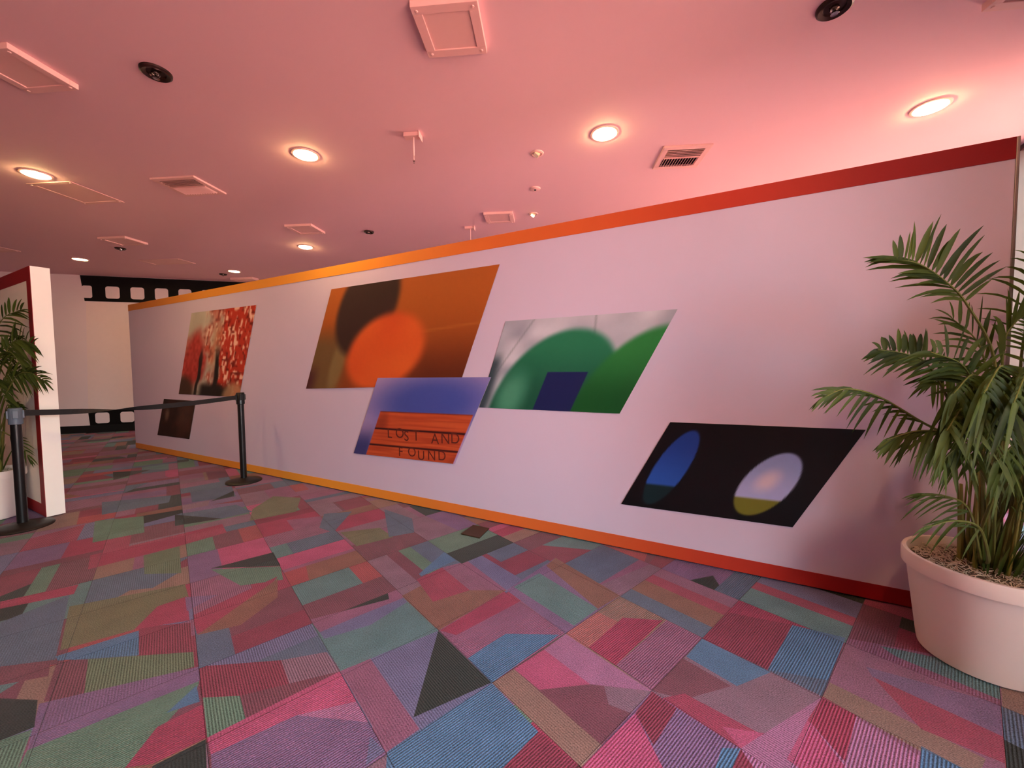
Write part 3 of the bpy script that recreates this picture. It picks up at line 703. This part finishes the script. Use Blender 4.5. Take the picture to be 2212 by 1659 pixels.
# ------------------------------------------------------------------ queue barrier
M_PBLK = mat('black_powder_coat', (16, 15, 16), 0.32, var=0.1, spec=0.5)
M_BASEB = mat('black_rubber_base', (26, 22, 20), 0.45, var=0.15, spec=0.4)
M_HEADG = mat('blue_grey_plastic', (88, 100, 116), 0.45)
def stanchion(p, h, headm, label, rotz):
    t = empty('barrier_post', p, rotz); tag(t, label, 'barrier post')
    bm = bmesh.new(); add_lathe(bm, [(.178, 0), (.180, .008), (.172, .018), (.12, .030), (.05, .040), (.033, .046)], 48, close_top=True, close_bot=True); obj('base', bm, M_BASEB, t, True)
    bm = bmesh.new(); add_lathe(bm, [(.032, .04), (.032, h - .10)], 32, close_top=True, close_bot=True); obj('pole', bm, M_PBLK, t, True)
    bm = bmesh.new(); add_lathe(bm, [(.034, h - .135), (.041, h - .132), (.041, h - .006), (.036, h), (.02, h)], 32, close_top=True, close_bot=True); obj('head', bm, headm, t, True)
    for k in range(4):
        bm = bmesh.new(); add_box(bm, .036, .048, -.016, .016, h - .085, h - .02); o = obj('belt_slot', bm, headm, t, bevel=.003); o.rotation_euler.z = k*math.pi/2
    return t
pR = onz(527, 1040, 0); pL = onz(50, 1139, 0)
dv = (pR - pL); brot = math.atan2(dv.y, dv.x)
sR = stanchion(pR, 1.03, M_PBLK, 'black belt barrier post standing against the long partition', brot)
sL = stanchion(pL, 1.00, M_HEADG, 'black belt barrier post with grey head in front of the small palm', brot)
# belt, twisted half a turn
dirb = dv.normalized(); a0 = pL + dirb*.05 + Vector((0, 0, .955)); a1 = pR - dirb*.052 + Vector((0, 0, .975))
bm = bmesh.new(); prevr = None; NB = 60
sd = Vector((-dirb.y, dirb.x, 0))
for k in range(NB+1):
    f = k/NB; c = a0.lerp(a1, f) + Vector((0, 0, -.035*math.sin(math.pi*f)))
    tw = math.pi * smooth(.08, .62, f)
    wv = (Vector((0, 0, 1))*math.cos(tw) + sd*math.sin(tw)) * .024; th = (Vector((0, 0, 1))*-math.sin(tw) + sd*math.cos(tw)) * .0012
    r = [bm.verts.new(c + wv + th), bm.verts.new(c - wv + th), bm.verts.new(c - wv - th), bm.verts.new(c + wv - th)]
    if prevr:
        for q in range(4): bm.faces.new((prevr[q], prevr[(q+1) % 4], r[(q+1) % 4], r[q]))
    prevr = r
tag(obj('barrier_belt', bm, mat('black_webbing', (30, 26, 28), .8, bump=.2, bscale=400)), 'twisted black webbing belt stretched between two barrier posts', 'belt')

# ------------------------------------------------------------------ palms
M_POT = mat('white_pot', (232, 218, 212), 0.5, var=0.03, scale=6, bump=.02, bscale=150)
M_SOIL = mat('potting_soil', (112, 100, 86), 0.95, var=0.5, scale=60, bump=1.0, bscale=90)
M_ROOT = mat('dry_root', (214, 202, 180), 0.85, var=0.25, scale=40)
M_STEM = mat('palm_stem', (116, 112, 44), 0.5, var=0.3, scale=25)
M_RACH = mat('frond_rib', (88, 92, 38), 0.5, var=0.2, scale=20)
def leaf_mat():
    m = bpy.data.materials.new('palm_leaf'); m.use_nodes = True
    nt = m.node_tree; N = nt.nodes; L = nt.links; b = N['Principled BSDF']; out = N['Material Output']
    oi = N.new('ShaderNodeObjectInfo'); tc = N.new('ShaderNodeTexCoord'); nz = N.new('ShaderNodeTexNoise'); nz.inputs['Scale'].default_value = 14; L.new(tc.outputs['Object'], nz.inputs['Vector'])
    ad = N.new('ShaderNodeMath'); ad.operation = 'ADD'; L.new(oi.outputs['Random'], ad.inputs[0]); L.new(nz.outputs['Fac'], ad.inputs[1])
    hf = N.new('ShaderNodeMath'); hf.operation = 'MULTIPLY'; hf.inputs[1].default_value = .5; L.new(ad.outputs[0], hf.inputs[0])
    cr = N.new('ShaderNodeValToRGB'); L.new(hf.outputs[0], cr.inputs[0])
    cr.color_ramp.elements[0].position = .2; cr.color_ramp.elements[0].color = lin((26, 38, 14)); cr.color_ramp.elements[1].position = .85; cr.color_ramp.elements[1].color = lin((72, 86, 32))
    L.new(cr.outputs[0], b.inputs['Base Color']); b.inputs['Roughness'].default_value = .6; b.inputs['Specular IOR Level'].default_value = .18
    tr = N.new('ShaderNodeBsdfTranslucent'); hs = N.new('ShaderNodeHueSaturation'); hs.inputs['Value'].default_value = 2.0; hs.inputs['Saturation'].default_value = 1.1; L.new(cr.outputs[0], hs.inputs['Color']); L.new(hs.outputs[0], tr.inputs['Color'])
    mx = N.new('ShaderNodeMixShader'); mx.inputs[0].default_value = .22; L.new(b.outputs[0], mx.inputs[1]); L.new(tr.outputs[0], mx.inputs[2]); L.new(mx.outputs[0], out.inputs[0])
    return m
M_LEAF = leaf_mat()
def add_leaflet(bm, base, d, length, width, droop, nrm):
    """a folded blade: ridge line and two edges, narrowing to both ends"""
    d = d.normalized(); sidev = d.cross(nrm).normalized(); nn = sidev.cross(d).normalized()
    prof = [(0, .25), (.12, .8), (.35, 1.0), (.6, .85), (.82, .5), (1.0, .03)]
    prev = None
    for f, w in prof:
        c = base + d*(length*f) + Vector((0, 0, -1))*(droop*length*f*f)
        e = sidev*(width*.5*w); lift = nn*(width*.16*w)
        r = [bm.verts.new(c + e + lift), bm.verts.new(c), bm.verts.new(c - e + lift)]
        if prev:
            bm.faces.new((prev[0], prev[1], r[1], r[0])); bm.faces.new((prev[1], prev[2], r[2], r[1]))
        prev = r
def catmull(P, n):
    P = [Vector(p) for p in P]; Q = [P[0]*2 - P[1]] + P + [P[-1]*2 - P[-2]]; out = []
    for k in range(len(P)-1):
        a, b, c, d = Q[k:k+4]
        for q in range(n):
            t = q/n; out.append(.5*((2*b) + (c-a)*t + (2*a-5*b+4*c-d)*t*t + (3*b-a-3*c+d)*t**3))
    out.append(P[-1]); return out
LEAF_COUNT = {}
def frond(root, rest_bm, pts, n, L0, width, A, B, start=.4, droop=.35, limit=290, rnd=None, rib=.006):
    """pts: world polyline; A, B: (start dir, end dir) of the leaflets on each side in world axes"""
    o3 = Vector(root.location); path = [p - o3 for p in catmull(pts, 8)]
    bm = bmesh.new(); m = len(path)
    add_tube(bm, path, [rib*(1 - .8*k/(m-1)) for k in range(m)], 6)
    fr = obj('frond', bm, M_RACH, root, True)
    view = (o3 - CAM).normalized()
    for k in range(n):
        f = start + (1-start)*(k+.3)/n
        x = f*(m-1); i = min(int(x), m-2); p = path[i].lerp(path[i+1], x-i)
        g = (f-start)/(1-start)
        prof = math.sin(math.pi*min(1, .22 + .70*g))**.7
        for S in (A, B):
            if S is None: continue
            d = Vector(S[0]).normalized().lerp(Vector(S[1]).normalized(), g) + Vector((rnd.uniform(-.1, .1), rnd.uniform(-.12, .12), rnd.uniform(-.1, .1)))
            ln = L0*prof*rnd.uniform(.8, 1.12); dr = droop*rnd.uniform(.5, 1.3); w = width*rnd.uniform(.8, 1.15)
            nr = Vector((rnd.uniform(-.5, .5), -1, rnd.uniform(.2, .9)))
            # keep the blade on the room side of the partition
            tip = o3 + p + d.normalized()*ln
            gap = tip.dot(WN) - (WOFF + .03)
            if gap < 0 and tip.dot(WD) > S0 - .1: d = d.normalized() - WN*(gap/max(ln, .01))*1.15
            gap = (tip - LE).dot(WN) - .03
            if gap < 0 and (tip - LE).dot(WD) > -.2 and tip.x < -2: d = d.normalized() - WN*(gap/max(ln, .01))*1.15
            c = LEAF_COUNT.get(root.name, 0)
            if c < limit:
                lb = bmesh.new(); add_leaflet(lb, Vector((0, 0, 0)), d, ln, w, dr, nr)
                lo_ = obj('leaflet', lb, M_LEAF, fr, True, loc=p); LEAF_COUNT[root.name] = c+1
            else: add_leaflet(rest_bm, p, d, ln, w, dr, nr)
    return fr
def palm_base(center, R, H, label, seed):
    rnd = random.Random(seed)
    root = empty('potted_palm', center); tag(root, label, 'potted plant')
    rb = R*.76
    bm = bmesh.new()
    add_lathe(bm, [(rb*.9, 0), (rb, .008), (rb*1.02, .03), (R*.93, H-.075), (R*.94, H-.066), (R*.995, H-.064), (R, H-.055), (R, H-.008), (R*.985, H), (R*.93, H), (R*.915, H-.01), (R*.90, H-.055)], 64, close_bot=True)
    obj('pot', bm, M_POT, root, True)
    bm = bmesh.new(); rings = 10; segs = 40; prev = None
    for a in range(rings+1):
        r = R*.905*a/rings; z = H - .05
        row_ = [bm.verts.new((r*math.cos(2*math.pi*k/segs), r*math.sin(2*math.pi*k/segs), z + .014*vnoise(5+4*r/R*math.cos(2*math.pi*k/segs)*2, 5+8*r/R*math.sin(2*math.pi*k/segs)) + .03*(1-a/rings))) for k in range(segs)] if a else [bm.verts.new((0, 0, z+.035))]
        if prev:
            if len(prev) == 1:
                for k in range(segs): bm.faces.new((prev[0], row_[k], row_[(k+1) % segs]))
            else:
                for k in range(segs): bm.faces.new((prev[k], row_[k], row_[(k+1) % segs], prev[(k+1) % segs]))
        prev = row_
    obj('soil', bm, M_SOIL, root, True)
    bm = bmesh.new()
    for k in range(480):
        a = rnd.uniform(0, 2*math.pi); r = R*.86*math.sqrt(rnd.random()); c = Vector((r*math.cos(a), r*math.sin(a), H - .05 + .03*(1-r/R) + .012))
        cr_ = rnd.uniform(.008, .03); st = rnd.uniform(0, 6.28); sp = rnd.uniform(1.2, 4.5); tl = rnd.uniform(-.5, .5)
        pp = [c + Vector((cr_*math.cos(st+sp*q/6) , cr_*math.sin(st+sp*q/6), .5*cr_*math.sin(sp*q/6*1.3)*tl + .006*math.sin(q))) for q in range(7)]
        pp = [Vector((p.x, p.y, p.z)) if math.hypot(p.x, p.y) < R*.88 else Vector((p.x*.9, p.y*.9, p.z)) for p in pp]
        add_tube(bm, pp, .0016, 3)
    tag(obj('root_fibres', bm, M_ROOT, root), kind='stuff')
    return root, rnd
def stems(root, rnd, spec):
    o3 = Vector(root.location)
    for pts, r in spec:
        bm = bmesh.new(); path = [p - o3 for p in catmull(pts, 5)]; m = len(path)
        add_tube(bm, path, [r*(1 - .5*k/(m-1)) for k in range(m)], 8); obj('stem', bm, M_STEM, root, True)

# --- large palm by the end of the partition
PC = Vector((2.056, 1.69, 0)); PR, PH = .263, .44
palm, rnd = palm_base(PC, PR, PH, 'large areca palm in a white round pot at the end of the long partition', 11)
def fp_(L): return [ony(u, v, y) for u, v, y in L]
rest = bmesh.new()
base = lambda dx=0, dy=0: PC + Vector((dx, dy, PH - .03))
FR = [
 # rachis pixels with depth, leaflets, length, width, side A dirs, side B dirs, start, droop
 ([(2150,990,1.66),(2148,780,1.66),(2090,660,1.64),(2040,606,1.62),(1985,570,1.60),(1930,560,1.58)], 19, .25, .021, ((.75,-.05,.7),(-.05,0,1)), ((-1,-.1,.25),(-1,-.1,.12)), .45, .28),
 ([(2120,1010,1.60),(2062,890,1.58),(2006,790,1.56),(1958,765,1.55),(1895,755,1.54)], 16, .15, .019, ((.35,0,.95),(-.35,0,.7)), ((-1,0,.0),(-1,0,-.15)), .42, .35),
 ([(2140,1060,1.58),(2070,960,1.55),(1985,908,1.52),(1900,858,1.50),(1830,840,1.48),(1780,858,1.46)], 17, .13, .012, ((-.9,0,.45),(-1,0,.1)), ((-.55,-.1,-.8),(-.9,0,-.35)), .35, .35),
 ([(2150,1040,1.48),(2085,950,1.44),(1995,930,1.41),(1915,950,1.40)], 15, .13, .014, ((-.4,-.2,-.9),(-.7,0,-.7)), ((-.7,.2,-.5),(-1,0,-.3)), .3, .45),
 ([(2160,1010,1.74),(2135,830,1.74),(2112,740,1.73),(2050,682,1.72)], 10, .22, .018, ((-.9,0,.35),(-.8,0,.6)), ((.3,0,.9),(-.2,0,1)), .4, .3),
 ([(2150,1000,1.62),(2110,860,1.56),(2080,790,1.50),(2010,760,1.45)], 11, .24, .018, ((-.95,0,.4),(-1,0,.2)), ((.4,-.2,.7),(-.2,0,.8)), .45, .45),
 ([(2170,1050,1.60),(2140,870,1.50),(2105,810,1.40),(2060,850,1.30)], 19, .24, .019, ((-.7,-.2,.1),(-.6,-.2,-.7)), ((.6,-.2,.1),(.3,-.3,-.8)), .3, .8),
 ([(2190,1050,1.62),(2185,850,1.50),(2165,790,1.38),(2125,850,1.24)], 19, .26, .020, ((-.8,-.2,.1),(-.6,-.2,-.7)), ((.8,-.2,.1),(.4,-.3,-.8)), .3, .8),
 ([(2195,1050,1.64),(2225,850,1.50),(2225,790,1.36),(2190,870,1.20)], 19, .26, .020, ((-.8,-.2,.1),(-.6,-.2,-.7)), ((.8,-.2,.1),(.4,-.3,-.8)), .3, .8),
 ([(2150,1080,1.58),(2120,930,1.46),(2085,880,1.36),(2045,930,1.28)], 17, .20, .018, ((-.7,-.2,.1),(-.6,-.2,-.7)), ((.6,-.2,.1),(.3,-.3,-.8)), .3, .8),
 ([(2200,1060,1.66),(2205,900,1.56),(2190,850,1.46),(2150,900,1.36)], 17, .22, .019, ((-.8,-.2,.2),(-.6,-.2,-.6)), ((.8,-.2,.1),(.4,-.3,-.8)), .3, .8),
 ([(2170,1040,1.72),(2130,850,1.72),(2075,790,1.70),(2010,830,1.66)], 16, .18, .018, ((-.8,0,.4),(-.9,0,-.3)), ((.3,0,.9),(-.3,-.2,-.6)), .3, .6),
 ([(2170,1040,1.68),(2165,780,1.70),(2190,700,1.70),(2260,660,1.68)], 14, .26, .024, ((-.3,0,.9),(.5,0,.8)), ((.9,-.2,-.2),(1,-.2,-.3)), .35, .4),
 ([(2185,1040,1.72),(2210,740,1.76),(2260,600,1.80),(2330,540,1.80)], 14, .30, .022, ((-.8,0,.5),(-.1,0,1)), ((1,0,.1),(1,0,0)), .45, .4),
 ([(2115,1190,1.60),(2092,1100,1.58),(2045,1072,1.56),(1990,1068,1.55)], 6, .17, .009, ((-1,0,.25),(-1,0,.1)), ((-.9,0,-.3),(-1,0,-.2)), .3, .35),
 ([(2135,1205,1.50),(2115,1140,1.46),(2060,1125,1.42),(1995,1142,1.40)], 5, .13, .009, ((-.9,0,.3),(-1,0,-.1)), ((-.6,0,-.7),(-.9,0,-.5)), .3, .4),
 ([(2165,1100,1.62),(2125,990,1.52),(2080,960,1.45),(2030,1000,1.40)], 11, .15, .016, ((-.8,-.2,-.2),(-.6,-.1,-.8)), ((.4,-.3,-.6),(-.1,-.2,-1)), .3, .6),
 ([(2195,1120,1.62),(2215,1000,1.50),(2195,960,1.40),(2150,1000,1.32)], 12, .19, .018, ((-.8,-.2,-.2),(-.5,-.2,-.8)), ((.7,-.3,-.2),(.4,-.2,-.9)), .3, .7),
 ([(2190,1190,1.60),(2200,1100,1.56),(2230,1050,1.52),(2290,1040,1.48)], 10, .20, .014, ((-.5,-.1,.9),(.3,0,.8)), ((.8,-.2,-.2),(.9,-.2,-.4)), .2, .4),
]
for spec in FR:
    pts, n, L0, w, A, B, st, dr = spec
    P = fp_(pts); b0 = base(rnd.uniform(-.07, .07), rnd.uniform(-.06, .06))
    P = [b0] + P
    stt = st
    frond(palm, rest, P, n, L0, w, A, B, start=.35 + .6*st*.6, droop=dr, rnd=rnd, rib=.0075)
for k in range(46):     # young shoots around the stems
    a = rnd.uniform(-2.9, .6); rr_ = rnd.uniform(.05, .12); b0 = base(rr_*math.cos(a), rr_*math.sin(a))
    d = Vector((.35*math.cos(a) + .1, .25*math.sin(a), 1)).normalized(); ln = rnd.uniform(.18, .34)
    add_leaflet(rest, b0 - PC, d, ln, .011, rnd.uniform(.05, .35), Vector((rnd.uniform(-1, 1), -1, .1)))
tag(obj('leaflets', rest, M_LEAF, palm, True), kind='stuff')
sp = []
for k in range(24):
    a = 2*math.pi*k/24 + rnd.uniform(-.2, .2); r = rnd.uniform(.02, .10)
    b0 = base(r*math.cos(a), r*math.sin(a)); top = b0 + Vector((math.cos(a)*rnd.uniform(.01, .10), math.sin(a)*rnd.uniform(.0, .06) - .02, rnd.uniform(.32, .62)))
    sp.append(([b0, b0.lerp(top, .5) + Vector((rnd.uniform(-.015, .015), 0, 0)), top], rnd.uniform(.005, .011)))
stems(palm, rnd, sp)

# --- small palm in front of the left partition
PC2 = onz(-4, 1117, 0) + WN * .022
palm2, rnd2 = palm_base(PC2, .205, .43, 'potted areca palm in a white pot in front of the red bordered partition', 23)
rest2 = bmesh.new(); base2 = PC2 + Vector((0, 0, .40))
YB = PC2.y - .04
FR2 = [
 ([(-10,860,YB),(10,770,YB-.05),(35,735,YB-.1),(75,745,YB-.15)], 12, .22, .022, ((-.3,0,.9),(.5,0,.7)), ((.8,-.1,-.3),(.9,0,-.5))),
 ([(-15,880,YB),(-20,760,YB),(5,690,YB-.02),(50,668,YB-.04)], 12, .24, .020, ((-.5,0,.8),(.4,0,.8)), ((.9,0,.1),(1,0,.1))),
 ([(0,900,YB-.05),(30,820,YB-.15),(62,805,YB-.2),(98,825,YB-.2)], 14, .17, .016, ((.6,0,.5),(.9,0,.2)), ((.5,0,-.8),(.8,0,-.6))),
 ([(0,930,YB+.02),(15,885,YB+.02),(30,872,YB+.01),(48,884,YB)], 11, .10, .016, ((.6,0,.4),(.9,0,.0)), ((.3,0,-.9),(.6,0,-.8))),
 ([(-5,900,YB-.1),(-5,790,YB-.12),(20,760,YB-.16),(55,800,YB-.18)], 14, .20, .022, ((.8,0,.2),(.7,0,-.6)), ((-.7,0,.1),(-.3,0,-.9))),
 ([(-10,920,YB-.1),(-25,840,YB-.08),(-10,820,YB-.10),(20,880,YB-.12)], 14, .20, .022, ((.8,0,.2),(.7,0,-.6)), ((-.7,0,.1),(-.3,0,-.9))),
 ([(-8,900,YB),(8,830,YB-.06),(26,800,YB-.08),(58,812,YB-.10)], 13, .15, .018, ((.1,0,.9),(.8,0,.3)), ((.5,-.1,-.7),(.7,0,-.6))),
 ([(-12,880,YB),(-5,790,YB-.03),(14,745,YB-.05),(48,735,YB-.07)], 13, .17, .018, ((-.1,0,.9),(.6,0,.5)), ((.6,-.1,-.5),(.8,0,-.5))),
 ([(-15,900,YB),(-60,800,YB),(-110,760,YB),(-170,780,YB)], 12, .22, .020, ((-.6,0,.6),(-.9,0,.3)), ((-.6,0,-.7),(-.8,0,-.6))),
 ([(-5,940,YB-.05),(20,940,YB-.05),(45,960,YB-.06),(70,1000,YB-.06)], 8, .12, .012, ((.7,0,.2),(.6,0,-.6)), ((.1,0,-.9),(.2,0,-1))),
]
for pts, n, L0, w, A, B in FR2:
    P = [base2 + Vector((rnd2.uniform(-.05, .05), rnd2.uniform(-.05, .05), 0))] + fp_(pts)
    frond(palm2, rest2, P, n, L0, w, A, B, start=.5, droop=.4, rnd=rnd2, rib=.0075)
for k in range(10):
    a = rnd2.uniform(0, 6.28); add_leaflet(rest2, Vector((.07*math.cos(a), .07*math.sin(a), .42)), Vector((.3*math.cos(a), .3*math.sin(a), 1)), rnd2.uniform(.2, .34), .014, .15, Vector((rnd2.uniform(-1, 1), -1, .1)))
tag(obj('leaflets', rest2, M_LEAF, palm2, True), kind='stuff')
sp = []
for k in range(12):
    a = 2*math.pi*k/12; r = rnd2.uniform(.02, .1); b0 = base2 + Vector((r*math.cos(a), r*math.sin(a), -.01)); top = b0 + Vector((math.cos(a)*.05, math.sin(a)*.05, rnd2.uniform(.35, .6)))
    sp.append(([b0, b0.lerp(top, .5), top], rnd2.uniform(.008, .014)))
stems(palm2, rnd2, sp)
